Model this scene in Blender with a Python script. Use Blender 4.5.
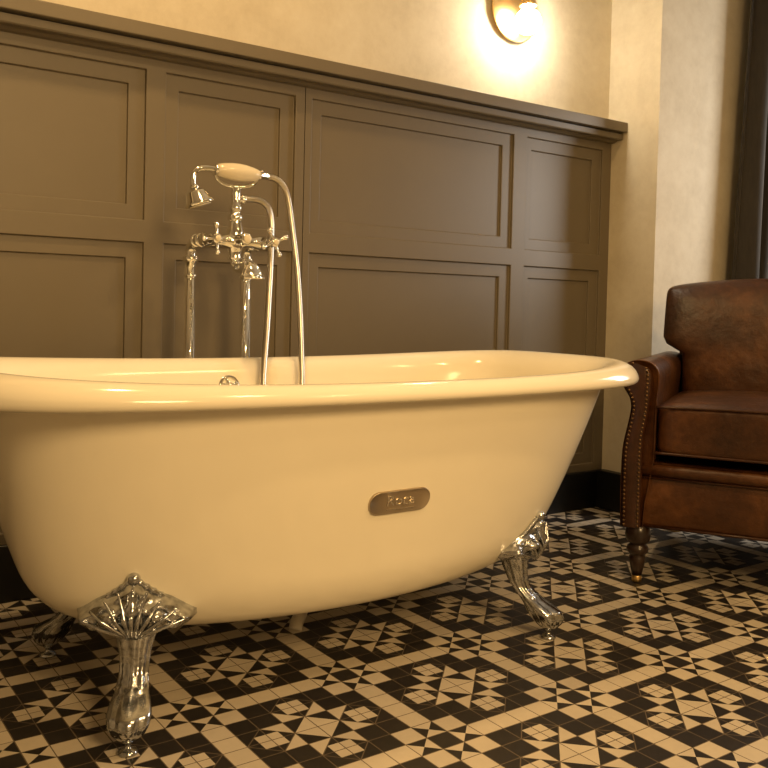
import bpy, bmesh, math, random
from mathutils import Vector, Matrix
random.seed(7)
S = bpy.context.scene
for o in list(bpy.data.objects):
    bpy.data.objects.remove(o)
COL = S.collection
PI = math.pi

# ------------------------------------------------------------------ camera
cd = bpy.data.cameras.new('camera')
cam = bpy.data.objects.new('camera', cd)
COL.objects.link(cam)
cd.sensor_width = 36.0
cd.lens = 896.54 / 768 * 36.0
cd.shift_y = -(384 - 329) / 768
cd.clip_start = 0.05
RT = Vector((0.8155, -0.5783, 0.0240)).normalized()
FW = Vector((0.5787, 0.8151, -0.0260)).normalized()
FW = (FW - RT * FW.dot(RT)).normalized()
UP = RT.cross(FW)
m = Matrix((RT, UP, -FW)).transposed().to_4x4()
m.translation = Vector((-1.078, -1.636, 0.817))
cam.matrix_world = m
S.camera = cam

# ------------------------------------------------------------------ world, lights, exposure
w = bpy.data.worlds.new('world')
S.world = w
w.use_nodes = True
w.node_tree.nodes['Background'].inputs['Color'].default_value = (1.0, 0.68, 0.36, 1)
w.node_tree.nodes['Background'].inputs['Strength'].default_value = 0.02
S.view_settings.view_transform = 'Standard'
S.view_settings.look = 'None'
S.view_settings.gamma = 1.0
S.view_settings.exposure = -0.08
S.view_settings.use_curve_mapping = False

WARM = (1.0, 0.64, 0.27)


def area(name, loc, target, size, power, color, shape='DISK', size_y=None, spread=180):
    d = bpy.data.lights.new(name, 'AREA')
    d.shape = shape
    d.size = size
    if size_y:
        d.size_y = size_y
    d.energy = power
    d.spread = math.radians(spread)
    d.color = color
    o = bpy.data.objects.new(name, d)
    COL.objects.link(o)
    o.location = loc
    o.rotation_euler = (Vector(target) - Vector(loc)).to_track_quat('-Z', 'Y').to_euler()
    return o


# ceiling downlights of the room, warm
area('downlight', (0.55, -1.45, 2.66), (0.55, -1.45, 0), 0.16, 19, WARM)
area('downlight', (-0.35, 0.05, 2.66), (-0.35, 0.05, 0), 0.16, 20, WARM)
area('downlight', (1.5, -2.2, 2.66), (1.5, -2.2, 0), 0.16, 10, WARM)
# added soft key, spread narrowed onto the tub, behind and right of the camera
area('tub_key_light', (-0.45, -3.1, 2.0), (-0.15, -0.2, 0.20), 0.9, 26, WARM, spread=104)
# window light from the right-hand side of the room
area('daylight', (3.05, -0.38, 1.45), (0.8, 0.5, 0.9), 0.55, 22, (1.0, 0.96, 0.90), 'RECTANGLE', 0.9)


# ------------------------------------------------------------------ helpers
def tag(o, label=None, cat=None, group=None, kind=None):
    if label:
        o['label'] = label
    if cat:
        o['category'] = cat
    if group:
        o['group'] = group
    if kind:
        o['kind'] = kind
    return o


def empty(name, loc=(0, 0, 0), rz=0.0):
    o = bpy.data.objects.new(name, None)
    COL.objects.link(o)
    o.location = loc
    o.rotation_euler = (0, 0, rz)
    o.empty_display_size = 0.1
    return o


def obj(name, bm, mat, parent=None, smooth=True, bevel=None, autos=None):
    bmesh.ops.recalc_face_normals(bm, faces=bm.faces[:])
    me = bpy.data.meshes.new(name)
    bm.to_mesh(me)
    bm.free()
    if smooth:
        for p in me.polygons:
            p.use_smooth = True
    me.materials.append(mat)
    o = bpy.data.objects.new(name, me)
    COL.objects.link(o)
    if parent:
        o.parent = parent
    if bevel:
        b = o.modifiers.new('bevel', 'BEVEL')
        b.width = bevel
        b.segments = 3
        b.limit_method = 'ANGLE'
        b.angle_limit = math.radians(35)
        b.harden_normals = False
    if autos is not None:
        sharp_by_angle(me, autos)
    return o


def sharp_by_angle(me, deg):
    bm = bmesh.new()
    bm.from_mesh(me)
    for e in bm.edges:
        if len(e.link_faces) == 2 and e.calc_face_angle(0) > math.radians(deg):
            e.smooth = False
    bm.to_mesh(me)
    bm.free()


def box(bm, x0, x1, y0, y1, z0, z1):
    v = [bm.verts.new((x, y, z)) for z in (z0, z1) for y in (y0, y1) for x in (x0, x1)]
    for f in ((0, 2, 3, 1), (4, 5, 7, 6), (0, 1, 5, 4), (2, 6, 7, 3), (1, 3, 7, 5), (0, 4, 6, 2)):
        bm.faces.new([v[i] for i in f])


def loft(bm, rings, closed=True, cap0=False, cap1=False):
    R = [[bm.verts.new(p) for p in r] for r in rings]
    n = len(R[0])
    for a, b in zip(R[:-1], R[1:]):
        for i in range(n if closed else n - 1):
            j = (i + 1) % n
            bm.faces.new((a[i], a[j], b[j], b[i]))
    if cap0:
        bm.faces.new(list(reversed(R[0])))
    if cap1:
        bm.faces.new(R[-1])
    return R


def catmull(pts, n):
    P = [Vector(p) for p in pts]
    P = [P[0] * 2 - P[1]] + P + [P[-1] * 2 - P[-2]]
    out = []
    for i in range(1, len(P) - 2):
        for k in range(n):
            t = k / n
            a, b, c, d = P[i - 1], P[i], P[i + 1], P[i + 2]
            out.append(0.5 * ((2 * b) + (c - a) * t + (2 * a - 5 * b + 4 * c - d) * t * t + (3 * b - a - 3 * c + d) * t ** 3))
    out.append(P[-2].copy())
    return out


def resample(pts, step):
    L = [0.0]
    for a, b in zip(pts[:-1], pts[1:]):
        L.append(L[-1] + (b - a).length)
    n = max(2, int(L[-1] / step))
    out = []
    j = 0
    for k in range(n + 1):
        s = L[-1] * k / n
        while j < len(L) - 2 and L[j + 1] < s:
            j += 1
        t = (s - L[j]) / max(1e-9, L[j + 1] - L[j])
        out.append(pts[j].lerp(pts[j + 1], t))
    return out


def tube(bm, pts, rad, seg=12, caps=True):
    """round tube along pts; rad a number or one per point"""
    pts = [Vector(p) for p in pts]
    n = len(pts)
    rs = rad if isinstance(rad, (list, tuple)) else [rad] * n
    T = []
    for i in range(n):
        a = pts[max(0, i - 1)]
        b = pts[min(n - 1, i + 1)]
        T.append((b - a).normalized())
    ref = Vector((0, 0, 1)) if abs(T[0].z) < 0.9 else Vector((1, 0, 0))
    N = (ref - T[0] * ref.dot(T[0])).normalized()
    rings = []
    for i in range(n):
        N = (N - T[i] * N.dot(T[i])).normalized()
        B = T[i].cross(N)
        rings.append([pts[i] + (N * math.cos(2 * PI * k / seg) + B * math.sin(2 * PI * k / seg)) * rs[i] for k in range(seg)])
    loft(bm, rings, True, caps, caps)


def lathe(bm, prof, origin=(0, 0, 0), axis=(0, 0, 1), seg=24):
    """prof: (radius, height along axis)"""
    ax = Vector(axis).normalized()
    ref = Vector((0, 0, 1)) if abs(ax.z) < 0.9 else Vector((1, 0, 0))
    N = (ref - ax * ref.dot(ax)).normalized()
    B = ax.cross(N)
    o = Vector(origin)
    rings = [[o + ax * h + (N * math.cos(2 * PI * k / seg) + B * math.sin(2 * PI * k / seg)) * max(r, 1e-4) for k in range(seg)] for r, h in prof]
    loft(bm, rings, True, True, True)


def sphere(bm, c, r, seg=16, sc=(1, 1, 1)):
    mtx = Matrix.Translation(Vector(c)) @ Matrix.Diagonal((sc[0], sc[1], sc[2], 1))
    bmesh.ops.create_uvsphere(bm, u_segments=seg, v_segments=max(6, seg // 2), radius=r, matrix=mtx)


# ------------------------------------------------------------------ materials
def nt(name):
    mt = bpy.data.materials.new(name)
    mt.use_nodes = True
    t = mt.node_tree
    return mt, t, t.nodes['Principled BSDF']


def mth(t, op, a, b=None, c=None):
    n = t.nodes.new('ShaderNodeMath')
    n.operation = op
    for i, x in enumerate((a, b, c)):
        if x is None:
            continue
        if isinstance(x, (int, float)):
            n.inputs[i].default_value = x
        else:
            t.links.new(x, n.inputs[i])
    return n.outputs[0]


def noise(t, scale, detail=4, rough=0.55, coord='Object', stretch=None):
    tc = t.nodes.new('ShaderNodeTexCoord')
    n = t.nodes.new('ShaderNodeTexNoise')
    n.inputs['Scale'].default_value = scale
    n.inputs['Detail'].default_value = detail
    n.inputs['Roughness'].default_value = rough
    src = tc.outputs[coord]
    if stretch:
        mp = t.nodes.new('ShaderNodeMapping')
        mp.inputs['Scale'].default_value = stretch
        t.links.new(src, mp.inputs['Vector'])
        src = mp.outputs['Vector']
    t.links.new(src, n.inputs['Vector'])
    return n.outputs['Fac']


def ramp(t, fac, stops):
    r = t.nodes.new('ShaderNodeValToRGB')
    e = r.color_ramp.elements
    while len(e) < len(stops):
        e.new(0.5)
    for i, (p, c) in enumerate(stops):
        e[i].position = p
        e[i].color = (*c, 1)
    t.links.new(fac, r.inputs['Fac'])
    return r.outputs['Color']


def bump(t, bsdf, h, strength=0.1, dist=0.01):
    b = t.nodes.new('ShaderNodeBump')
    b.inputs['Strength'].default_value = strength
    b.inputs['Distance'].default_value = dist
    t.links.new(h, b.inputs['Height'])
    t.links.new(b.outputs['Normal'], bsdf.inputs['Normal'])


def simple(name, col, rough, metal=0.0, var=0.06, scale=8.0, bmp=0.0, bscale=120.0, coat=0.0, spec=0.5):
    mt, t, b = nt(name)
    f = noise(t, scale)
    lo = tuple(c * (1 - var) for c in col)
    hi = tuple(min(1, c * (1 + var)) for c in col)
    t.links.new(ramp(t, f, [(0.3, lo), (0.7, hi)]), b.inputs['Base Color'])
    b.inputs['Roughness'].default_value = rough
    b.inputs['Metallic'].default_value = metal
    b.inputs['Coat Weight'].default_value = coat
    b.inputs['Coat Roughness'].default_value = 0.05
    b.inputs['Specular IOR Level'].default_value = spec
    if bmp:
        bump(t, b, noise(t, bscale, 3), bmp, 0.002)
    return mt


M = {}
M['enamel'] = simple('cream enamel', (0.90, 0.84, 0.69), 0.13, var=0.015, scale=3)
M['chrome'] = simple('polished chrome', (0.88, 0.88, 0.84), 0.07, 1.0, var=0.02)
M['foot'] = simple('aged chrome casting', (0.52, 0.54, 0.57), 0.17, 1.0, var=0.35, scale=60, bmp=0.1, bscale=160)
M['plate'] = simple('brushed nickel', (0.56, 0.47, 0.36), 0.36, 1.0, var=0.05)
M['letter'] = simple('raised nickel', (0.85, 0.80, 0.70), 0.2, 1.0, var=0.03)
M['hose'] = simple('ribbed hose metal', (0.66, 0.62, 0.54), 0.3, 1.0, var=0.05)
M['ceramic'] = simple('cream ceramic handle', (0.74, 0.66, 0.50), 0.18, var=0.02, coat=0.3)
M['brass'] = simple('polished brass', (0.80, 0.56, 0.24), 0.34, 1.0, var=0.06)
M['paint'] = simple('taupe panel paint', (0.158, 0.129, 0.085), 0.42, var=0.03, scale=5, bmp=0.03, bscale=90)
M['skirting'] = simple('black skirting', (0.004, 0.004, 0.004), 0.45, var=0.1)
M['ceiling'] = simple('ceiling paint', (0.75, 0.70, 0.60), 0.9, var=0.02)
M['wood'] = simple('dark turned wood', (0.020, 0.009, 0.005), 0.3, var=0.3, scale=14, coat=0.3)
M['plastic'] = simple('white plastic pipe', (0.78, 0.74, 0.66), 0.4, var=0.02)


def plaster():
    mt, t, b = nt('mottled cream plaster')
    f = noise(t, 5.0, 8, 0.68)
    g = noise(t, 30.0, 6, 0.7)
    s = mth(t, 'ADD', mth(t, 'MULTIPLY', f, 0.7), mth(t, 'MULTIPLY', g, 0.3))
    t.links.new(ramp(t, s, [(0.32, (0.57, 0.50, 0.37)), (0.52, (0.67, 0.60, 0.46)), (0.7, (0.73, 0.67, 0.53))]), b.inputs['Base Color'])
    b.inputs['Roughness'].default_value = 0.75
    bump(t, b, s, 0.12, 0.01)
    return mt


M['plaster'] = plaster()


def leather():
    mt, t, b = nt('worn brown leather')
    f = noise(t, 5.0, 6, 0.6)
    g = noise(t, 38.0, 4, 0.6)
    s = mth(t, 'ADD', mth(t, 'MULTIPLY', f, 0.75), mth(t, 'MULTIPLY', g, 0.25))
    t.links.new(ramp(t, s, [(0.33, (0.022, 0.0068, 0.0016)), (0.5, (0.054, 0.0175, 0.0038)), (0.68, (0.125, 0.045, 0.011))]), b.inputs['Base Color'])
    t.links.new(mth(t, 'ADD', mth(t, 'MULTIPLY', g, 0.28), 0.24), b.inputs['Roughness'])
    h = mth(t, 'ADD', mth(t, 'MULTIPLY', noise(t, 16.0, 3), 1.0), mth(t, 'MULTIPLY', noise(t, 300.0, 2), 0.12))
    bump(t, b, h, 0.35, 0.012)
    return mt


M['leather'] = leather()
M['leather_dark'] = simple('dark leather trim', (0.040, 0.0135, 0.005), 0.30, var=0.3, scale=40, bmp=0.2)
M['nail'] = simple('antique brass nail', (0.17, 0.10, 0.05), 0.42, 1.0, var=0.2)


def fabric():
    mt, t, b = nt('dark curtain cloth')
    f = noise(t, 90.0, 4, 0.6, stretch=(1, 1, 0.15))
    t.links.new(ramp(t, f, [(0.3, (0.016, 0.012, 0.008)), (0.7, (0.032, 0.025, 0.017))]), b.inputs['Base Color'])
    b.inputs['Roughness'].default_value = 0.8
    b.inputs['Sheen Weight'].default_value = 0.3
    bump(t, b, f, 0.15, 0.003)
    return mt


M['curtain'] = fabric()


def tiles():
    """encaustic floor: lattice of 7 x 7 tiles of 50 mm, mirror symmetric about each motif centre"""
    mt, t, b = nt('black and cream geometric tiles')
    tc = t.nodes.new('ShaderNodeTexCoord')
    sp = t.nodes.new('ShaderNodeSeparateXYZ')
    t.links.new(tc.outputs['Object'], sp.inputs[0])

    def fold(c):
        q = mth(t, 'DIVIDE', c, 0.05)
        r = mth(t, 'FLOORED_MODULO', q, 7.0)          # motif centre sits at 3.5
        return mth(t, 'ABSOLUTE', mth(t, 'SUBTRACT', r, 3.5))
    fx, fy = fold(sp.outputs['X']), fold(sp.outputs['Y'])
    a = mth(t, 'MAXIMUM', fx, fy)
    c = mth(t, 'MINIMUM', fx, fy)
    LT = lambda p, q: mth(t, 'LESS_THAN', p, q)
    GT = lambda p, q: mth(t, 'GREATER_THAN', p, q)
    AND = lambda *k: k[0] if len(k) == 1 else mth(t, 'MULTIPLY', k[0], AND(*k[1:]))
    OR = lambda *k: k[0] if len(k) == 1 else mth(t, 'MAXIMUM', k[0], OR(*k[1:]))
    AB = lambda p, q: mth(t, 'ABSOLUTE', mth(t, 'SUBTRACT', p, q))
    star = LT(mth(t, 'ADD', a, c), 1.0)
    points = AND(GT(a, 1.0), LT(a, 2.0), LT(c, 1.0), GT(c, mth(t, 'SUBTRACT', a, 1.0)))
    small = AND(LT(AB(a, 2.0), 0.5), LT(c, 0.5))
    corner = AND(GT(a, 2.0), LT(a, 3.0), GT(c, 2.0))
    strip = AND(GT(a, 3.0), LT(c, 2.0))
    glass = AND(GT(a, 3.0), GT(c, 2.0), LT(c, 3.0), GT(AB(c, 2.5), AB(a, 3.5)))
    white = OR(star, points, small, corner, strip, glass)
    # joints: whole-number lines plus the lozenge round each small square
    ln = lambda v: AB(v, mth(t, 'ROUND', v))
    near = lambda v: LT(v, 0.022)
    loz = near(mth(t, 'MULTIPLY', AB(mth(t, 'ADD', AB(a, 2.0), c), 1.0), 0.707))
    sq = AND(near(mth(t, 'ABSOLUTE', mth(t, 'SUBTRACT', mth(t, 'MAXIMUM', AB(a, 2.0), c), 0.5))), small)
    grout = OR(AND(near(ln(fx)), LT(fx, 3.3)), AND(near(ln(fy)), LT(fy, 3.3)), loz)
    # per-tile tone
    vo = t.nodes.new('ShaderNodeTexWhiteNoise')
    vo.noise_dimensions = '2D'
    cmb = t.nodes.new('ShaderNodeCombineXYZ')
    t.links.new(mth(t, 'FLOOR', mth(t, 'ADD', mth(t, 'DIVIDE', sp.outputs['X'], 0.05), 0.5)), cmb.inputs[0])
    t.links.new(mth(t, 'FLOOR', mth(t, 'ADD', mth(t, 'DIVIDE', sp.outputs['Y'], 0.05), 0.5)), cmb.inputs[1])
    t.links.new(cmb.outputs[0], vo.inputs['Vector'])
    tone = mth(t, 'ADD', mth(t, 'MULTIPLY', vo.outputs['Value'], 0.12), mth(t, 'MULTIPLY', noise(t, 40.0, 4), 0.2))
    wc = ramp(t, tone, [(0.05, (0.50, 0.44, 0.35)), (0.28, (0.60, 0.53, 0.42))])
    dc = ramp(t, tone, [(0.05, (0.014, 0.012, 0.011)), (0.28, (0.026, 0.022, 0.020))])
    mx = t.nodes.new('ShaderNodeMixRGB')
    t.links.new(white, mx.inputs['Fac'])
    t.links.new(dc, mx.inputs['Color1'])
    t.links.new(wc, mx.inputs['Color2'])
    m2 = t.nodes.new('ShaderNodeMixRGB')
    t.links.new(grout, m2.inputs['Fac'])
    t.links.new(mx.outputs[0], m2.inputs['Color1'])
    m2.inputs['Color2'].default_value = (0.13, 0.10, 0.07, 1)
    t.links.new(m2.outputs[0], b.inputs['Base Color'])
    b.inputs['Roughness'].default_value = 0.45
    b.inputs['Specular IOR Level'].default_value = 0.35
    bump(t, b, mth(t, 'SUBTRACT', 1.0, grout), 0.25, 0.001)
    return mt


M['tiles'] = tiles()


def glow():
    mt, t, b = nt('lit opal bulb')
    b.inputs['Base Color'].default_value = (1, 0.9, 0.7, 1)
    b.inputs['Emission Color'].default_value = (1.0, 0.86, 0.64, 1)
    b.inputs['Emission Strength'].default_value = 108.0
    return mt


M['bulb'] = glow()

# ------------------------------------------------------------------ room shell
XL, XR, YB, YF, ZC = -2.7, 3.3, -3.6, 0.90, 2.70
XS, YP = 1.845, 0.645          # pier: left-hand face and front face


def slab(name, x0, x1, y0, y1, z0, z1, mat, bevel=None):
    bm = bmesh.new()
    box(bm, x0, x1, y0, y1, z0, z1)
    return tag(obj(name, bm, mat, None, False, bevel), kind='structure')


slab('floor', XL, XR, YB, YF + 0.1, -0.06, 0.0, M['tiles'])
slab('ceiling', XL, XR, YB, YF + 0.1, ZC, ZC + 0.06, M['ceiling'])
slab('wall_back', XL, XS, YF, YF + 0.1, 0, ZC, M['plaster'])
slab('wall_right', XS, XR, YP, YF + 0.1, 0, ZC, M['plaster'])
slab('wall_far_right', XR, XR + 0.1, YB, YF + 0.1, 0, ZC, M['plaster'])
slab('wall_left', XL - 0.1, XL, YB, YF + 0.1, 0, ZC, M['plaster'])
slab('wall_front', XL, XR, YB - 0.1, YB, 0, ZC, M['plaster'])
slab('baseboard_back', XL, XS, 0.870, YF, 0, 0.155, M['skirting'], 0.004)
bm = bmesh.new()
box(bm, XS - 0.042, XS, YP - 0.042, 0.870, 0, 0.157)
box(bm, XS, XR, YP - 0.042, YP, 0, 0.157)
tag(obj('baseboard_right', bm, M['skirting'], None, False, 0.004), kind='structure')


def panelling(name, xs, cols, z0, z1):
    """frame face at y=0.88 with two rows of doubly stepped recessed panels"""
    Y0, Y1, Y2 = 0.880, 0.8905, 0.8992
    rows = [(0.185, 0.983, 0.228, 0.937), (1.047, 1.479, 1.090, 1.433)]
    xb = sorted(set([xs[0], xs[1]] + [v for c in cols for v in c[:2]]))
    zb = sorted(set([z0, z1] + [v for r in rows for v in r[:2]]))
    bm = bmesh.new()

    def q(*p):
        bm.faces.new([bm.verts.new(v) for v in p])
    for xa, xc in zip(xb[:-1], xb[1:]):
        for za, zc in zip(zb[:-1], zb[1:]):
            hole = any(abs(xa - c[0]) < 1e-6 for c in cols) and any(abs(za - r[0]) < 1e-6 for r in rows)
            if not hole:
                q((xa, Y0, za), (xc, Y0, za), (xc, Y0, zc), (xa, Y0, zc))
    for c in cols:
        for r in rows:
            o = [(c[0], r[0]), (c[1], r[0]), (c[1], r[1]), (c[0], r[1])]
            i = [(c[2], r[2]), (c[3], r[2]), (c[3], r[3]), (c[2], r[3])]
            for k in range(4):
                l = (k + 1) % 4
                q((o[k][0], Y0, o[k][1]), (o[l][0], Y0, o[l][1]), (o[l][0], Y1, o[l][1]), (o[k][0], Y1, o[k][1]))
                q((o[k][0], Y1, o[k][1]), (o[l][0], Y1, o[l][1]), (i[l][0], Y1, i[l][1]), (i[k][0], Y1, i[k][1]))
                q((i[k][0], Y1, i[k][1]), (i[l][0], Y1, i[l][1]), (i[l][0], Y2, i[l][1]), (i[k][0], Y2, i[k][1]))
            q(*[(p[0], Y2, p[1]) for p in i])
    for x in xs:                                     # edges of the unit, down to the wall
        q((x, Y0, z0), (x, Y0, z1), (x, YF, z1), (x, YF, z0))
    bmesh.ops.remove_doubles(bm, verts=bm.verts[:], dist=1e-5)
    return tag(obj(name, bm, M['paint'], None, False, 0.0024), kind='structure')


panelling('trim_1', (XL, 0.3765), [(-2.04, -1.15, -1.99, -1.20), (-1.09, -0.148, -1.04, -0.197), (-0.088, 0.343, -0.045, 0.293)], 0.155, 1.535)
panelling('trim_2', (0.3795, XS), [(0.405, 1.294, 0.446, 1.244), (1.364, 1.792, 1.397, 1.741)], 0.155, 1.535)
slab('trim_3', XL, XS, 0.797, YF, 1.547, 1.586, M['paint'], 0.003)
bm = bmesh.new()
prof = [(0.836, 1.547), (0.836, 1.5425), (0.821, 1.5425), (0.821, 1.5225), (0.824, 1.519), (0.850, 1.519), (0.862, 1.512), (0.880, 1.510), (0.880, 1.547)]
loft(bm, [[(x, y, z) for y, z in prof] for x in (XL, XS)], True, True, True)
tag(obj('trim_4', bm, M['paint'], None, False), kind='structure')

# ------------------------------------------------------------------ bathtub
TX, TY = 0.038, 0.190
NT = 176
TH = [2 * PI * k / NT for k in range(NT)]
RIM = (0.827, 0.408, 3.6)


def polar(L, W, n, th):
    c, s = math.cos(th), math.sin(th)
    r = (abs(c / L) ** n + abs(s / W) ** n) ** (-1 / n)
    return r * c, r * s


def sup_normal(L, W, n, x, y):
    gx = math.copysign(abs(x / L) ** (n - 1) / L, x)
    gy = math.copysign(abs(y / W) ** (n - 1) / W, y)
    l = math.hypot(gx, gy)
    return gx / l, gy / l


def outer_LW(z):
    zb, L0, L1, W0, W1, pL, pW, hr, Rr, n0 = 0.166, 0.563, 0.765, 0.278, 0.377, 0.387, 1.095, 0.102, 0.063, 1.95
    s = max(0.0, (z - zb) / (0.63 - zb))
    ins = 0
    if z < zb + hr:
        k = 1 - (z - zb) / hr
        ins = Rr * (1 - math.sqrt(max(0, 1 - k * k)))
    return L0 + (L1 - L0) * s ** pL - ins, W0 + (W1 - W0) * s ** pW - ins, n0 + (3.5 - n0) * s


def rim_ring(o, dz, fixed=False):
    L, W, n = RIM
    out = []
    for th in TH:
        x, y = polar(L, W, n, th)
        nx, ny = sup_normal(L, W, n, x, y)
        e = abs(x / L)
        sc = 1 + 0.68 * e ** 2.9
        z = 0.648 + 0.013 * e ** 2
        k = sc if not fixed else 1.0
        out.append((TX + x + nx * o * k, TY + y + ny * o * k, z + dz * sc))
    return out


def lvl_ring(L, W, n, z):
    out = []
    for th in TH:
        x, y = polar(L, W, n, th)
        out.append((TX + x, TY + y, z))
    return out


root = empty('bathtub', (TX, TY, 0))
tag(root, 'cream enamel roll-top bathtub on chrome claw feet standing on the tiled floor', 'bathtub')


def local(rings, o=(TX, TY, 0)):
    return [[(p[0] - o[0], p[1] - o[1], p[2] - o[2]) for p in r] for r in rings]


rings = []
# inside, bottom upwards
IL0, IW0, IB = 0.50, 0.20, 0.205
for k in range(1, 6):
    f = k / 6
    rings.append(lvl_ring(IL0 * f, IW0 * f, 2.2, IB + 0.004 * f * f))
for k in range(0, 13):
    a = k / 12 * PI / 2
    z = IB + 0.006 + 0.11 * (1 - math.cos(a))
    rings.append(lvl_ring(IL0 + 0.115 * math.sin(a), IW0 + 0.085 * math.sin(a), 2.2 + 0.3 * k / 12, z))
for k in range(1, 9):
    s = k / 9
    rings.append(lvl_ring(0.615 + (0.742 - 0.615) * s ** 0.9, 0.285 + (0.345 - 0.285) * s ** 0.95, 2.5 + 0.95 * s, 0.321 + (0.585 - 0.321) * s))
# rim section (offset outwards, height), inner lip over the roll to the underside
for o, dz in ((-0.058, -0.030), (-0.053, -0.012), (-0.046, 0.001), (-0.037, 0.0095), (-0.027, 0.0150), (-0.017, 0.0178), (-0.007, 0.0175),
              (0.0025, 0.0148), (0.0105, 0.0100), (0.0168, 0.0040), (0.0207, -0.0030), (0.0220, -0.0090), (0.0206, -0.0143), (0.0165, -0.0178),
              (0.010, -0.0193), (0.002, -0.0190), (-0.006, -0.0180), (-0.014, -0.0175), (-0.023, -0.0185)):
    rings.append(rim_ring(o, dz))
zs = [0.622, 0.60, 0.56, 0.52, 0.48, 0.44, 0.40, 0.36, 0.33, 0.30, 0.28]
zs += [0.166 + 0.102 * (1 - k / 14) ** 2 for k in range(0, 15)]
for z in zs:
    rings.append(lvl_ring(*outer_LW(z), z))
L, W, n = outer_LW(0.166)
for f in (0.75, 0.5, 0.25):
    rings.append(lvl_ring(L * f, W * f, n, 0.166 - 0.003 * (1 - f)))
bm = bmesh.new()
loft(bm, local(rings), True, True, True)
obj('tub_shell', bm, M['enamel'], root)


def body_r(s, z, P0, nrm, tan):
    """distance along nrm from the vertical line through P0 (shifted s along tan) to the tub's outer skin"""
    L, W, n = outer_LW(max(0.1665, z))
    lo, hi = -0.35, 0.3
    for _ in range(40):
        mid = (lo + hi) / 2
        x = P0[0] + tan[0] * s + nrm[0] * mid - TX
        y = P0[1] + tan[1] * s + nrm[1] * mid - TY
        if abs(x / L) ** n + abs(y / W) ** n < 1:
            lo = mid
        else:
            hi = mid
    return (lo + hi) / 2


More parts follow.
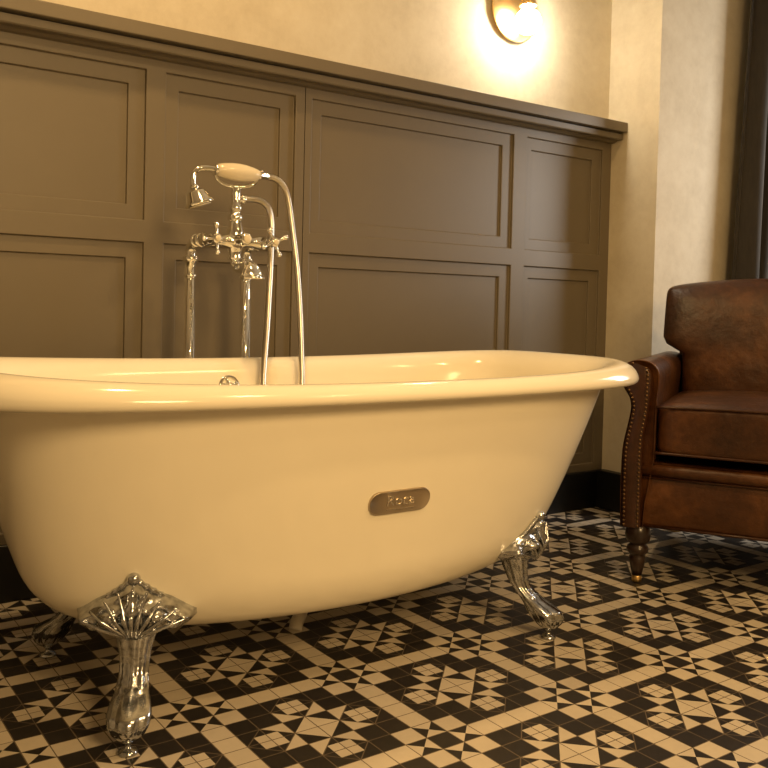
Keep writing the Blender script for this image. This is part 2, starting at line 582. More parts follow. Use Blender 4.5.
def make_foot(P0, nrm, label):
    l = math.hypot(*nrm)
    nrm = (nrm[0] / l, nrm[1] / l)
    tan = (-nrm[1], nrm[0])

    def P(r, s, z):
        return (P0[0] + nrm[0] * r + tan[0] * s - TX, P0[1] + nrm[1] * r + tan[1] * s - TY, z)
    bm = bmesh.new()
    # leg: centre r, z, half depth, half width; lobes shape the shin and the claw
    sec = [(0.078, 0.024, 0.010, 0.012, 0), (0.078, 0.030, 0.022, 0.022, .5), (0.077, 0.040, 0.032, 0.030, 1), (0.073, 0.054, 0.041, 0.037, 1), (0.065, 0.068, 0.043, 0.039, 1),
           (0.050, 0.081, 0.034, 0.036, 1), (0.033, 0.093, 0.027, 0.031, .8), (0.017, 0.106, 0.023, 0.027, .7), (0.004, 0.120, 0.022, 0.0255, .7),
           (-0.005, 0.136, 0.024, 0.026, .7), (-0.010, 0.154, 0.027, 0.028, .7), (-0.014, 0.172, 0.031, 0.032, .7), (-0.016, 0.188, 0.033, 0.038, .4), (-0.018, 0.204, 0.030, 0.044, .2)]
    sec2 = []
    for a, b in zip(sec[:-1], sec[1:]):
        for k in range(3):
            sec2.append(tuple(a[i] + (b[i] - a[i]) * k / 3 for i in range(5)))
    sec2.append(sec[-1])
    seg = 56
    rg = []
    for r, z, hd, hw, lb in sec2:
        ring = []
        for k in range(seg):
            a = 2 * PI * k / seg
            claw = lb * 0.20 * (abs(math.cos(2.5 * a))) ** 0.7 if z < 0.10 else lb * 0.13 * math.cos(9 * a)
            kf = 1 + claw - (0.14 if z < 0.1 else 0) * lb
            if z >= 0.10:
                kf += 0.09 * math.cos(z * 620) * lb * max(0, math.cos(a))
            ring.append(P(r + hd * math.cos(a) * kf, hw * math.sin(a) * kf, z))
        rg.append(ring)
    loft(bm, rg, True, True, True)
    # shield of leaves against the tub
    NU, NV = 64, 34

    def surf(u, v, lift):
        s = u * 0.112
        au = abs(u)
        zu = 0.306 - 0.078 * au ** 0.95 + 0.006 * math.cos(au * 3 * PI) * (1 - au)
        zl = 0.178 + 0.036 * au ** 1.5
        z = zl + (zu - zl) * v
        r0 = body_r(s, z, P0, nrm, tan)
        phi = math.atan2(s, z - 0.13)
        fl = math.cos(phi * 16) * 0.5 + 0.5
        vein = 0.013 * fl * (0.35 + 0.65 * math.sin(PI * min(1, v * 1.05)))
        border = 0.006 * math.exp(-((v - 0.93) / 0.06) ** 2)
        arc = 0.003 * math.cos(42 * math.hypot(s, z - 0.16) / 0.1 * 0.5)
        # thick leaf: its face stands off the tub and runs down into the leg
        face = 0.012 + 0.045 * min(1, max(0, (z - 0.172) / 0.06)) ** 0.8 - 3.4 * s * s
        belly = max(0, face - r0 - 0.012) * min(1, (1 - v) / 0.35) ** 0.7
        edge = min(1, 6 * v, 6 * (1 - v), 8 * (1 - au) + 0.05)
        return P(r0 + 0.001 + lift * edge * (0.006 + vein + border + arc + belly), s, z)
    G = [[bm.verts.new(surf(-1 + 2 * i / NU, j / NV, 1.0)) for j in range(NV + 1)] for i in range(NU + 1)]
    H = [[bm.verts.new(surf(-1 + 2 * i / NU, j / NV, -0.3)) for j in range(NV + 1)] for i in range(NU + 1)]
    for A, flip in ((G, False), (H, True)):
        for i in range(NU):
            for j in range(NV):
                f = (A[i][j], A[i + 1][j], A[i + 1][j + 1], A[i][j + 1])
                bm.faces.new(f[::-1] if flip else f)
    for i in range(NU):
        for j in (0, NV):
            bm.faces.new((G[i][j], G[i + 1][j], H[i + 1][j], H[i][j]))
    for j in range(NV):
        for i in (0, NU):
            bm.faces.new((G[i][j], G[i][j + 1], H[i][j + 1], H[i][j]))
    # scrolls and the rope border
    for sg in (-1, 1):
        pts = []
        for k in range(40):
            t_ = k / 39
            a = t_ * 3.4 * PI
            rr = 0.019 * (1 - 0.8 * t_)
            s = sg * (0.044 + rr * math.cos(a))
            z = 0.236 + rr * math.sin(a)
            pts.append(P(max(body_r(s, z, P0, nrm, tan) + 0.016, 0.050 - 3.4 * s * s) + 0.008 * t_, s, z))
        tube(bm, pts, 0.0036, 8)
        pts = []
        for k in range(24):
            u = 0.06 + 0.92 * k / 23
            s = sg * u * 0.104
            z = 0.301 - 0.078 * u ** 0.95
            pts.append(P(body_r(s, z, P0, nrm, tan) + 0.006, s, z))
        tube(bm, pts, [0.0062 + 0.0014 * math.sin(k * 2.1) for k in range(24)], 8)
        pts = []
        for k in range(22):
            t_ = k / 21
            s = sg * (0.012 + 0.070 * t_)
            z = 0.196 + 0.018 * t_ + 0.020 * math.sin(t_ * PI)
            pts.append(P(max(body_r(s, z, P0, nrm, tan) + 0.014, 0.040 - 3.4 * s * s), s, z))
        tube(bm, pts, 0.0042, 8)
    for sg in (-1, 0, 1):                           # raised veins fanning out of the stem
        for e in ((0.0, 0.290),) if sg == 0 else ((0.026, 0.283), (0.050, 0.266), (0.076, 0.246), (0.096, 0.226)):
            pts = []
            for k in range(18):
                t_ = k / 17
                s = sg * (0.006 + (e[0] - 0.006) * t_ ** (1.25 if e[0] < 0.05 else 0.9))
                z = 0.196 + (e[1] - 0.196) * t_ ** 0.85
                r0 = body_r(s, z, P0, nrm, tan)
                fc = 0.012 + 0.045 * min(1, max(0, (z - 0.172) / 0.06)) ** 0.8 - 3.4 * s * s
                w_ = min(1, max(0, (z - 0.235) / 0.05))
                r_ = max(r0 + 0.014, fc + 0.004) * (1 - w_) + (r0 + 0.018 + 0.6 * max(0, fc - r0 - 0.018)) * w_
                pts.append(P(r_ + 0.003, s, z))
            tube(bm, pts, [0.0052 * (1 - 0.55 * k / 17) for k in range(18)], 8)
    zt = 0.302
    sphere(bm, P(body_r(0, zt, P0, nrm, tan) + 0.008, 0, zt), 0.0125, 14)
    for k in range(3):                              # collar where leg meets leaves
        z = 0.186 + 0.008 * k
        pts = []
        for j in range(17):
            s = -0.038 + 0.076 * j / 16
            pts.append(P(-0.016 + 0.034 * math.cos(s / 0.038 * 1.25), s, z + 0.012 * abs(s) / 0.04))
        tube(bm, pts, 0.0032, 8)
    f = obj('claw_foot', bm, M['foot'], root)
    if label:
        f['label'] = label
    bm = bmesh.new()
    q = P(0.078, 0, 0)
    lathe(bm, [(0.018, 0.0005), (0.019, 0.004), (0.015, 0.008), (0.006, 0.011), (0.005, 0.018), (0.010, 0.022), (0.011, 0.028), (0.006, 0.032)], q, seg=24)
    obj('foot_pad', bm, M['foot'], f)


FC = 0.022
make_foot((FC - 0.503, -0.010), (-0.45, -0.89), None)
make_foot((FC + 0.494, -0.010), (0.45, -0.89), None)
make_foot((FC - 0.503, 2 * TY), (-0.45, 0.89), None)
make_foot((FC + 0.505, 2 * TY), (0.45, 0.89), None)

# maker's plate on the near side
pz = 0.410
py = TY - 0.3265
tilt = math.atan2(outer_LW(0.43)[1] - outer_LW(0.39)[1], 0.04)


def plate_pt(x, z, d):
    """x along the tub, z up the plate, d out of the skin"""
    zz = pz + z
    L, W, n = outer_LW(zz)
    xx = 0.036 + x
    y = -W * (1 - abs((xx - TX) / L) ** n) ** (1 / n)
    return (xx - TX, y - d * math.cos(tilt), zz - d * math.sin(tilt))


bm = bmesh.new()
ring = []
hw, hh, rr = 0.0785, 0.0245, 0.0235
for cx, cz, a0 in ((hw - rr, hh - rr, 0), (-hw + rr, hh - rr, 90), (-hw + rr, -hh + rr, 180), (hw - rr, -hh + rr, 270)):
    for k in range(9):
        a = math.radians(a0 + 90 * k / 8)
        ring.append((cx + rr * math.cos(a), cz + rr * math.sin(a)))
lay = []
for f, d in ((1.0, -0.002), (1.0, 0.0035), (0.985, 0.005), (0.95, 0.0055), (0.92, 0.0045), (0.5, 0.0045), (0.05, 0.0045)):
    k = [(x - math.copysign((1 - f) * hh, x) if f > 0.9 else x * f, z * f) for x, z in ring]
    lay.append([plate_pt(x, z, d) for x, z in k])
loft(bm, lay, True, True, True)
plate = obj('nameplate', bm, M['plate'], root)
plate['label'] = 'rounded nickel maker plate'


def text_bm(body, size, depth):
    cu = bpy.data.curves.new('lettering', 'FONT')
    cu.body = body
    cu.size = size
    cu.extrude = depth
    cu.align_x = 'CENTER'
    cu.align_y = 'CENTER'
    cu.resolution_u = 3
    o = bpy.data.objects.new('lettering', cu)
    COL.objects.link(o)
    bpy.context.view_layer.update()
    me = bpy.data.meshes.new_from_object(o.evaluated_get(bpy.context.evaluated_depsgraph_get()))
    bm = bmesh.new()
    bm.from_mesh(me)
    bpy.data.objects.remove(o)
    bpy.data.meshes.remove(me)
    return bm


bm = text_bm('Roca', 0.033, 0.0012)
for v in bm.verts:
    v.co = plate_pt(v.co.x * 1.12, v.co.y + 0.003, 0.0048 + v.co.z)
for x0, x1, z0, z1 in ((-0.036, 0.036, -0.0150, -0.0135),):
    vs = [bm.verts.new(plate_pt(x, z, d)) for d in (0.004, 0.0062) for x, z in ((x0, z0), (x1, z0), (x1, z1), (x0, z1))]
    for fc in ((0, 1, 2, 3), (4, 7, 6, 5), (0, 4, 5, 1), (1, 5, 6, 2), (2, 6, 7, 3), (3, 7, 4, 0)):
        bm.faces.new([vs[i] for i in fc])
obj('lettering', bm, M['letter'], plate, False)

# overflow on the far inner wall
bm = bmesh.new()
ox, oy, oz = -0.035 - TX, 0.538 - TY, 0.593
ax = (0, -0.97, 0.22)
lathe(bm, [(0.030, -0.012), (0.031, 0.002), (0.029, 0.005), (0.024, 0.006), (0.021, 0.003), (0.004, 0.003)], (ox, oy, oz), ax, 28)
ov = obj('overflow_cover', bm, M['chrome'], root)
bm = bmesh.new()
for a in (0.4, 0.4 + PI / 2):
    d = Vector((math.cos(a), 0.22 * math.sin(a), math.sin(a))) * 0.022
    c0 = Vector((ox, oy, oz)) + Vector(ax) * 0.006
    tube(bm, [c0 - d, c0 + d], 0.0035, 8)
sphere(bm, Vector((ox, oy, oz)) + Vector(ax) * 0.009, 0.007, 12)
obj('overflow_grille', bm, M['chrome'], ov)
# waste under the tub, white plastic
bm = bmesh.new()
tube(bm, catmull([(0.110, 0.235, 0.19), (0.105, 0.225, 0.12), (0.085, 0.20, 0.06), (0.045, 0.145, 0.03), (0.015, 0.115, 0.015), (0.005, 0.105, 0.0005)], 6), 0.017, 16)
wp = obj('waste_pipe', bm, M['plastic'], root)
wp['label'] = 'white plastic waste pipe'

# ------------------------------------------------------------------ floor-standing bath mixer
MX, MY = 0.004, 0.700          # between the standpipes
VX = 0.085                      # half spacing
mix = empty('bath_mixer', (MX, MY, 0))
tag(mix, 'chrome floor-standing bath mixer with two standpipes and cross handles behind the bathtub', 'bath tap')
BY = -0.100                     # body line in front of the pipes (local y)
BZ = 0.982
for sg in (-1, 1):
    bm = bmesh.new()
    x = sg * VX
    tube(bm, [(x, 0, 0.002), (x, 0, 0.93)], 0.0152, 24)
    lathe(bm, [(0.034, 0.0005), (0.034, 0.006), (0.026, 0.014), (0.0145, 0.018)], (x, 0, 0), seg=24)
    lathe(bm, [(0.015, 0), (0.0175, 0.002), (0.0175, 0.006), (0.015, 0.008)], (x, 0, 0.884), seg=24)
    sp = obj('standpipe', bm, M['chrome'], mix)
    bm = bmesh.new()
    lathe(bm, [(0.016, 0), (0.0215, 0.002), (0.0215, 0.014), (0.017, 0.018)], (x, 0, 0.925), seg=12)
    tube(bm, catmull([(x, 0, 0.935), (x, -0.003, 0.962), (x, -0.025, 0.981), (x, -0.055, BZ), (x, -0.085, BZ), (x, -0.104, BZ)], 6), 0.0142, 16)
    lathe(bm, [(0.014, 0), (0.0215, 0.002), (0.0215, 0.013), (0.015, 0.016)], (x, -0.060, BZ), (0, -1, 0), 6)
    lathe(bm, [(0.014, 0), (0.0185, 0.002), (0.0185, 0.006), (0.014, 0.008)], (x, -0.036, BZ), (0, -1, 0), 18)
    obj('elbow', bm, M['chrome'], sp)
bm = bmesh.new()
# horizontal body with swellings
lathe(bm, [(0.012, -0.102), (0.017, -0.098), (0.020, -0.088), (0.019, -0.070), (0.016, -0.060), (0.0145, -0.050), (0.016, -0.036), (0.018, -0.028), (0.024, -0.015),
           (0.026, 0), (0.024, 0.015), (0.018, 0.028), (0.016, 0.036), (0.0145, 0.050), (0.016, 0.060), (0.019, 0.070), (0.020, 0.088), (0.017, 0.098), (0.012, 0.102)], (0, BY, BZ), (1, 0, 0), 24)
lathe(bm, [(0.010, 0.070), (0.013, 0.060), (0.017, 0.050), (0.020, 0.035), (0.024, 0.02), (0.024, -0.01), (0.021, -0.025), (0.016, -0.037), (0.018, -0.042), (0.018, -0.048), (0.012, -0.052)], (0, BY, BZ), seg=24)
for sg in (-1, 1):
    lathe(bm, [(0.016, 0), (0.017, 0.018), (0.013, 0.022), (0.013, 0.032), (0.016, 0.035), (0.014, 0.045), (0.009, 0.052), (0.007, 0.062)], (sg * VX, BY, BZ), (0, -1, 0), 20)
obj('mixer_body', bm, M['chrome'], mix)
for sg, ang in ((-1, 0.06), (1, 0.42)):
    bm = bmesh.new()
    c = Vector((sg * VX, BY - 0.066, BZ))
    lathe(bm, [(0.010, -0.006), (0.0135, 0.0), (0.0135, 0.008), (0.009, 0.012)], c, (0, -1, 0), 20)
    for k in range(4):
        a = ang + k * PI / 2
        d = Vector((math.cos(a), 0, math.sin(a)))
        tube(bm, [c + Vector((0, -0.003, 0)) + d * r for r in (0.006, 0.014, 0.024, 0.029, 0.032, 0.037, 0.041, 0.043)], [0.0058, 0.0042, 0.0042, 0.0046, 0.0072, 0.0080, 0.0066, 0.0030], 12)
    h = obj('cross_handle', bm, M['chrome'], mix)
    bm = bmesh.new()
    lathe(bm, [(0.0085, 0), (0.0085, 0.003), (0.006, 0.0045), (0.001, 0.005)], c + Vector((0, -0.0115, 0)), (0, -1, 0), 20)
    e = obj('handle_button', bm, M['ceramic'], h)
    e['label'] = 'cream ceramic button'
bm = bmesh.new()
lathe(bm, [(0.016, 0), (0.016, 0.03), (0.010, 0.036), (0.010, 0.048), (0.015, 0.050), (0.016, 0.060), (0.012, 0.064)], (0, BY - 0.012, BZ + 0.004), (0, -1, 0), 20)
dv = obj('diverter_knob', bm, M['chrome'], mix)
bm = bmesh.new()
lathe(bm, [(0.011, 0), (0.011, 0.003), (0.007, 0.005), (0.001, 0.0055)], (0, BY - 0.0755, BZ + 0.004), (0, -1, 0), 20)
obj('handle_button', bm, M['ceramic'], dv)['label'] = 'cream ceramic button'
bm = bmesh.new()
sp_pts = catmull([(0, BY, 0.940), (0, BY - 0.006, 0.922), (0, BY - 0.024, 0.910), (0, BY - 0.055, 0.912), (0, BY - 0.082, 0.912), (0, BY - 0.099, 0.900), (0, BY - 0.103, 0.884)], 6)
nS = len(sp_pts)
rings = []
rad = []
for i, p in enumerate(sp_pts):
    t_ = i / (nS - 1)
    rad.append(0.013 + 0.003 * t_ + 0.017 * max(0, (t_ - 0.55) / 0.45) ** 1.4)
tube(bm, sp_pts, rad, 24, True)
lathe(bm, [(0.0315, 0), (0.034, 0.002), (0.034, 0.006), (0.031, 0.008)], (0, BY - 0.104, 0.878), seg=24)
obj('spout', bm, M['chrome'], mix)
# riser and cradle
bm = bmesh.new()
lathe(bm, [(0.015, 1.036), (0.0205, 1.040), (0.0205, 1.052), (0.0145, 1.056), (0.0135, 1.064), (0.018, 1.067), (0.018, 1.077), (0.0135, 1.081), (0.0125, 1.10), (0.0145, 1.128), (0.011, 1.134)], (0, BY, 0), seg=20)
lathe(bm, [(0.009, 0.0), (0.010, 0.012), (0.0125, 0.014), (0.0125, 0.022), (0.009, 0.024)], (0.004, BY, 1.097), (1, 0, 0.05), 14)
obj('riser', bm, M['chrome'], mix)
bm = bmesh.new()
cr = catmull([(-0.062, BY, 1.158), (-0.052, BY, 1.143), (-0.032, BY, 1.133), (0, BY, 1.1305), (0.036, BY, 1.135), (0.058, BY, 1.147), (0.068, BY, 1.163)], 6)
tube(bm, cr, 0.0048, 12)
for cp, q in ((cr[0], -1), (cr[-1], 1)):
    pts = []
    for k in range(17):
        a = PI + k / 16 * PI
        pts.append((cp.x, BY + 0.018 * math.cos(a), cp.z + 0.012 + 0.018 * math.sin(a) + 0.006))
    tube(bm, pts, 0.0042, 10)
obj('cradle', bm, M['chrome'], mix)

# ------------------------------------------------------------------ hand shower in the cradle
HX, HY, HZ = MX, MY + BY, 1.170
hs = empty('hand_shower', (HX, HY, HZ))
tag(hs, 'chrome hand shower with cream handle and ribbed hose resting in the mixer cradle', 'hand shower')
bm = bmesh.new()
lathe(bm, [(0.013, -0.062), (0.0165, -0.058), (0.0205, -0.042), (0.0235, -0.020), (0.0245, 0.0), (0.0232, 0.020), (0.0195, 0.042), (0.0155, 0.058), (0.012, 0.062)], (0.006, 0, 0), (1, 0, -0.02), 28)
obj('handle', bm, M['ceramic'], hs)['label'] = 'cream ceramic grip'
bm = bmesh.new()
lathe(bm, [(0.010, 0), (0.014, 0.002), (0.014, 0.008), (0.010, 0.012)], (-0.064, 0, 0.0015), (1, 0, -0.02), 20)
neck = catmull([(-0.060, 0, 0.001), (-0.085, 0, 0.002), (-0.108, 0, -0.002), (-0.122, 0, -0.016), (-0.1245, 0, -0.036), (-0.1215, 0, -0.052)], 6)
tube(bm, neck, [0.0085 - 0.0015 * i / (len(neck) - 1) for i in range(len(neck))], 14)
obj('neck', bm, M['chrome'], hs)
bm = bmesh.new()
hx = Vector((0.30, -0.12, -0.95)).normalized()
ho = Vector((-0.1225, 0, -0.046))
lathe(bm, [(0.008, 0), (0.013, 0.003), (0.013, 0.009), (0.009, 0.011), (0.010, 0.013), (0.023, 0.016), (0.028, 0.020), (0.034, 0.041), (0.038, 0.045), (0.040, 0.049), (0.040, 0.054), (0.034, 0.056), (0.001, 0.055)], ho, hx, 32)
sh = obj('shower_head', bm, M['chrome'], hs)
bm = bmesh.new()
lathe(bm, [(0.030, 0), (0.030, 0.002), (0.001, 0.0025)], ho + hx * 0.0553, hx, 24)
obj('spray_plate', bm, M['ceramic'], sh)
bm = bmesh.new()
lathe(bm, [(0.011, 0), (0.014, 0.002), (0.014, 0.008), (0.0105, 0.012), (0.0095, 0.032), (0.0075, 0.034)], (0.064, 0, -0.001), (1, 0, -0.03), 20)
obj('hose_connector', bm, M['chrome'], hs)


def rel(p):
    return Vector((p[0] - HX, p[1] - HY, p[2] - HZ))


hose_pts = [rel(p) for p in ((0.100, 0.600, 1.167), (0.122, 0.600, 1.165), (0.146, 0.598, 1.150), (0.163, 0.596, 1.115), (0.176, 0.590, 1.03), (0.186, 0.572, 0.90), (0.181, 0.540, 0.75),
                             (0.166, 0.500, 0.595), (0.150, 0.470, 0.48), (0.125, 0.440, 0.40), (0.085, 0.430, 0.375), (0.048, 0.440, 0.41), (0.038, 0.465, 0.49), (0.046, 0.500, 0.594),
                             (0.080, 0.548, 0.75), (0.100, 0.575, 0.88), (0.111, 0.592, 0.98), (0.114, 0.600, 1.045), (0.104, 0.601, 1.082), (0.080, 0.601, 1.099), (0.050, 0.600, 1.1015), (0.030, 0.600, 1.1005))]
path = resample(catmull(hose_pts, 14), 0.0024)
bm = bmesh.new()
tube(bm, path, [0.0096 if i % 2 else 0.0075 for i in range(len(path))], 10)
obj('hose', bm, M['hose'], hs)['label'] = 'ribbed metal hose'

# ------------------------------------------------------------------ wall sconce
sx, sz = 1.283, 1.942
sc_ = empty('wall_sconce', (sx, 0.90, sz))
tag(sc_, 'lit brass disc wall light with round bulb on the cream wall above the panelling', 'wall light')
bm = bmesh.new()
lathe(bm, [(0.03, 0.0), (0.03, 0.012), (0.113, 0.013), (0.115, 0.015), (0.115, 0.018), (0.110, 0.0205), (0.06, 0.0195), (0.001, 0.019)], (0, 0, 0), (0, -1, 0), 64)
bp = obj('back_plate', bm, M['brass'], sc_, autos=50)
bm = bmesh.new()
tube(bm, catmull([(0, -0.018, 0.055), (0, -0.052, 0.060), (0, -0.082, 0.052), (0, -0.088, 0.030)], 6), 0.007, 14)
obj('arm', bm, M['brass'], sc_)
bm = bmesh.new()
lathe(bm, [(0.008, 0.040), (0.020, 0.034), (0.030, 0.012), (0.034, 0.0), (0.031, 0.0), (0.026, 0.008), (0.012, 0.012)], (0, -0.088, 0.0), seg=32)
obj('lamp_holder', bm, M['brass'], sc_)
bm = bmesh.new()
sphere(bm, (0, -0.088, -0.056), 0.048, 28)
lathe(bm, [(0.016, -0.016), (0.014, 0.010)], (0, -0.088, 0.0), seg=20)
obj('bulb', bm, M['bulb'], sc_)['label'] = 'glowing round bulb'

# ------------------------------------------------------------------ curtain
bm = bmesh.new()
NX, NZ = 150, 26
grid = []
for j in range(NZ + 1):
    z = 0.012 + (ZC - 0.012) * j / NZ
    row = []
    xl = 2.215 + 0.043 * z
    for i in range(NX + 1):
        u = i / NX
        x = xl + (3.26 - xl) * u
        ph = u * 2 * PI * 9.5 + 0.5 * math.sin(z * 1.3 + u * 9)
        dpt = 0.036 * math.sin(ph) + 0.012 * math.sin(ph * 2.3 + 1.0)
        row.append((x + 0.012 * math.cos(ph), 0.545 + 1.5 * dpt * (0.75 + 0.15 * math.sin(z * 2 + i * 0.13)), z))
    grid.append(row)
loft(bm, grid, False)
cu = obj('curtain', bm, M['curtain'])
so = cu.modifiers.new('cloth', 'SOLIDIFY')
so.thickness = 0.004
tag(cu, 'dark brown floor-length curtain hanging in folds behind the leather armchair', 'curtain')

# ------------------------------------------------------------------ armchair (front towards the bathtub)
CA = Vector((1.069, 0.136, 0))
DX = Vector((0.5, -0.866, 0))
DY = Vector((0.866, 0.5, 0))
cc = CA + DX * 0.40 + DY * 0.42
ch = empty('armchair', cc, -PI / 3)
tag(ch, 'worn brown leather armchair with nailhead-trimmed arms standing in the corner beside the bathtub', 'armchair')


def C(x, y, z):
    return (x - 0.40, y - 0.42, z)


def puff(x0, x1, y0, y1, z0, z1, n=4.0, N=26, mod=None):
    """upholstered block: a cube grid pushed on to a superellipsoid"""
    bm = bmesh.new()
    bmesh.ops.create_cube(bm, size=2.0)
    bmesh.ops.subdivide_edges(bm, edges=bm.edges[:], cuts=N, use_grid_fill=True)
    cx, cy, cz = (x0 + x1) / 2, (y0 + y1) / 2, (z0 + z1) / 2
    hx_, hy_, hz_ = (x1 - x0) / 2, (y1 - y0) / 2, (z1 - z0) / 2
    for v in bm.verts:
        p = v.co.copy()
        # spread samples towards the edges
        p = Vector([math.copysign(math.sin(abs(k) * PI / 2) ** 0.85, k) for k in p])
        if isinstance(n, tuple):                      # outline exponent, then edge rounding exponent
            g = (abs(p.x) ** n[0] + abs(p.z) ** n[0]) ** (1 / n[0])
            p = p / (g ** n[1] + abs(p.y) ** n[1]) ** (1 / n[1])
        else:
            p = p / (abs(p.x) ** n + abs(p.y) ** n + abs(p.z) ** n) ** (1 / n)
        q = Vector((cx + p.x * hx_, cy + p.y * hy_, cz + p.z * hz_))
        if mod:
            q = mod(q, p)
        v.co = C(*q)
    return bm


# seat box with lipped front rail
bm = bmesh.new()
box(bm, -0.37, 0.37, -0.405, 0.36, 0.175, 0.335)
box(bm, -0.36, 0.36, -0.39, 0.36, 0.33, 0.366)
sf = obj('seat_frame', bm, M['leather'], ch, True, 0.012)
bm = bmesh.new()
tube(bm, [C(0.05, 0.020, 0.345), C(0.2, 0.016, 0.346), C(0.4, 0.014, 0.346), C(0.6, 0.016, 0.346), C(0.75, 0.020, 0.345)], 0.020, 16)
obj('front_rail', bm, M['leather'], ch)
bm = bmesh.new()
tube(bm, [C(0.06, 0.010, 0.324), C(0.4, 0.006, 0.324), C(0.74, 0.010, 0.324)], 0.0035, 8)
tube(bm, [C(0.03, 0.012, 0.177), C(0.77, 0.012, 0.177)], 0.004, 8)
obj('piping', bm, M['leather_dark'], sf)


def seat_mod(q, p):
    crown = 0.022 * max(0, 1 - p.x ** 2) * max(0, 1 - (p.y * 0.9) ** 2)
    if p.z > 0:
        q.z += crown * p.z
    q.y -= 0.008 * (1 - p.x ** 2) * (1 if p.y < 0 else 0)
    return q


bm = puff(0.090, 0.710, -0.006, 0.62, 0.390, 0.546, 11.0, 28, seat_mod)
sc2 = obj('seat_cushion', bm, M['leather'], ch)
bm = bmesh.new()
for z, dy in ((0.536, 0.0), (0.401, 0.0)):
    pts = []
    for k in range(25):
        x = 0.097 + 0.606 * k / 24
        u = (x - 0.4) / 0.31
        pts.append(C(x, -0.004 - 0.008 * (1 - u * u), z + (0.006 * (1 - u * u) if z > 0.5 else 0)))
    tube(bm, pts, 0.0042, 8)
obj('piping', bm, M['leather_dark'], sc2)


def back_mod(q, p):
    t_ = (q.z - 0.50) / 0.44
    # ears over the arms: the cushion is narrower below arm height
    k = 1.0
    if q.z < 0.72:
        s = min(1, max(0, (0.72 - q.z) / 0.05))
        s = s * s * (3 - 2 * s)
        k = 1 - 0.19 * s
    q.x = 0.40 + (q.x - 0.40) * k
    q.y += 0.10 * t_ + 0.03 * math.sin(max(0, t_) * PI) * (-1 if p.y < 0 else 0)
    if p.z > 0:
        q.z += 0.032 * max(0, 1 - p.x ** 2) * p.z
    return q


bm = puff(0.034, 0.766, 0.50, 0.70, 0.47, 0.912, (22.0, 5.0), 34, back_mod)
bc = obj('back_cushion', bm, M['leather'], ch)
bm = bmesh.new()
rg = []
for z, y0, y1, x0, x1 in ((0.20, 0.66, 0.80, 0.07, 0.73), (0.55, 0.70, 0.81, 0.07, 0.73), (0.80, 0.76, 0.84, 0.075, 0.725), (0.86, 0.78, 0.84, 0.09, 0.71)):
    rg.append([C(x0, y0, z), C(x1, y0, z), C(x1, y1, z), C(x0, y1, z)])
loft(bm, rg, True, True, True)
obj('backrest', bm, M['leather'], ch, True, 0.02)

ARM = [(0.000, 0.172), (-0.002, 0.30), (0.000, 0.40), (0.008, 0.45), (0.018, 0.50), (0.022, 0.535), (0.016, 0.562), (0.002, 0.585), (-0.008, 0.608), (-0.010, 0.632),
       (-0.001, 0.655), (0.018, 0.669), (0.042, 0.673), (0.070, 0.669), (0.090, 0.656), (0.100, 0.635), (0.100, 0.605), (0.096, 0.56), (0.094, 0.48), (0.093, 0.40), (0.088, 0.345), (0.080, 0.30), (0.070, 0.24), (0.066, 0.172)]
NOSE = [(0.060, 0.172), (0.060, 0.30), (0.060, 0.40), (0.062, 0.45), (0.070, 0.50), (0.077, 0.55), (0.082, 0.60), (0.080, 0.635), (0.068, 0.652)]


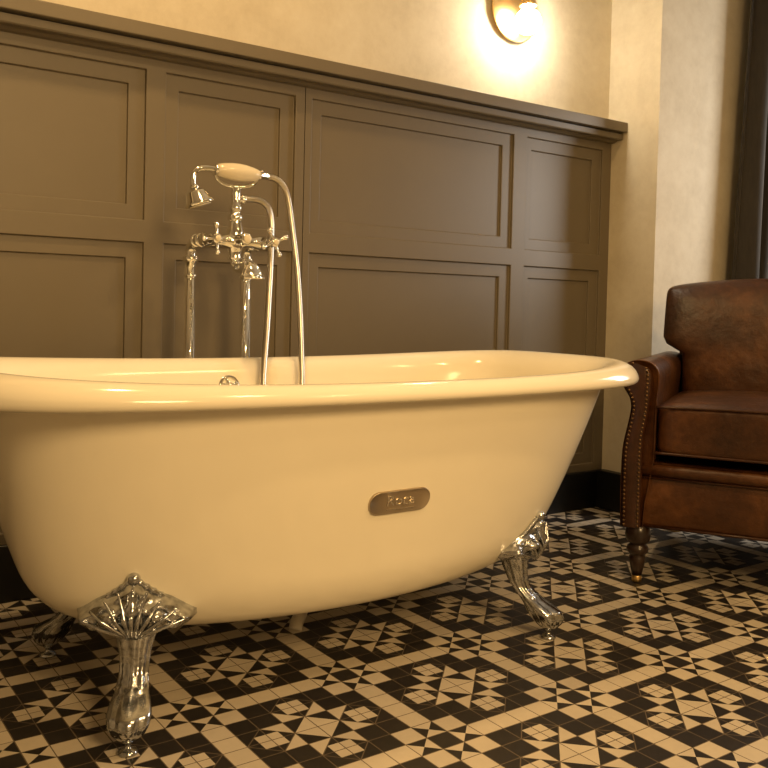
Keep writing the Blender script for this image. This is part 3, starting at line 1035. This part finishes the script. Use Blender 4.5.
def make_arm(mirror):
    X = (lambda x: 0.80 - x) if mirror else (lambda x: x)
    P2 = [(p.x, p.y) for p in catmull([(x, z, 0) for x, z in ARM], 3)]
    bm = bmesh.new()
    rg = []
    for y, k in ((0.012, 0.90), (0.004, 0.96), (0.003, 1.0), (0.02, 1.0), (0.2, 1.0), (0.4, 1.0), (0.6, 1.0), (0.74, 1.0), (0.76, 0.95)):
        cx_ = 0.045
        rg.append([C(X(cx_ + (x - cx_) * k), y, z if k == 1 else 0.42 + (z - 0.42) * (1 - (1 - k) * 0.2)) for x, z in P2])
    loft(bm, rg, True, True, True)
    a = obj('arm', bm, M['leather'], ch)
    # nail-trimmed front panel
    outer = [(p.x, p.y) for p in catmull([(x + 0.004, z, 0) for x, z in ARM[:12]], 3)]
    inner = [(p.x, p.y) for p in catmull([(x, z, 0) for x, z in NOSE], 3)]
    n = 34
    ro = resample([Vector((x, z, 0)) for x, z in outer], 0.01)
    ri = resample([Vector((x, z, 0)) for x, z in inner], 0.01)

    def at(r, t_):
        f = t_ * (len(r) - 1)
        i = min(int(f), len(r) - 2)
        return r[i].lerp(r[i + 1], f - i)
    bm = bmesh.new()
    rows = []
    for k in range(n + 1):
        p, q = at(ro, k / n), at(ri, k / n)
        row = []
        for s, y in ((0, 0.006), (0.03, -0.003), (0.12, -0.006), (0.3, -0.008), (0.5, -0.009), (0.7, -0.008), (0.88, -0.006), (0.97, -0.003), (1, 0.006)):
            v = p.lerp(q, s)
            row.append(C(X(v.x), y, v.y))
        rows.append(row)
    loft(bm, rows, False)
    obj('front_panel', bm, M['leather_dark'], a)
    spots = []
    for rail, other in ((ro, ri), (ri, ro)):
        spots += [at(rail, (k + 0.5) / 40).lerp(at(other, (k + 0.5) / 40), 0.15) for k in range(40)]
    if not mirror:
        first = None
        for v in spots:
            if first is None:
                bm = bmesh.new()
                sphere(bm, (0, 0, 0), 0.0040, 8, (1, 0.6, 1))
                first = nl = obj('nailhead', bm, M['nail'], a)
            else:
                nl = first.copy()
                COL.objects.link(nl)
                nl.parent = a
            nl.location = C(X(v.x), -0.0075, v.y)
    else:
        bm = bmesh.new()
        for v in spots:
            sphere(bm, C(X(v.x), -0.0075, v.y), 0.0040, 8, (1, 0.6, 1))
        obj('nailhead_trim', bm, M['nail'], a)['kind'] = 'stuff'


make_arm(False)
make_arm(True)


def leg(x, y, front):
    bm = bmesh.new()
    if front:
        lathe(bm, [(0.030, 0.176), (0.034, 0.168), (0.037, 0.158), (0.038, 0.145), (0.034, 0.128), (0.026, 0.120), (0.023, 0.117), (0.030, 0.111), (0.033, 0.103), (0.031, 0.094), (0.025, 0.088),
                   (0.021, 0.083), (0.025, 0.078), (0.023, 0.062), (0.018, 0.040), (0.0145, 0.022)], C(x, y, 0), seg=24)
    else:
        rg = []
        for z, h, dy in ((0.178, 0.024, 0), (0.09, 0.020, 0.012), (0.02, 0.016, 0.03)):
            rg.append([C(x - h, y - h + dy, z), C(x + h, y - h + dy, z), C(x + h, y + h + dy, z), C(x - h, y + h + dy, z)])
        loft(bm, rg, True, True, True)
    l = obj('leg', bm, M['wood'], ch, front, None if front else 0.003)
    bm = bmesh.new()
    dy = 0 if front else 0.03
    lathe(bm, [(0.009, 0.0005), (0.014, 0.003), (0.015, 0.010), (0.014, 0.022), (0.011, 0.026)] if front else [(0.018, 0.0005), (0.021, 0.004), (0.021, 0.022), (0.015, 0.025)], C(x, y + dy, 0), seg=20)
    obj('leg_cap', bm, M['brass'], l)['label'] = 'brass leg cap'


for x, y, fr in ((0.050, 0.030, True), (0.750, 0.030, True), (0.08, 0.72, False), (0.72, 0.72, False)):
    leg(x, y, fr)
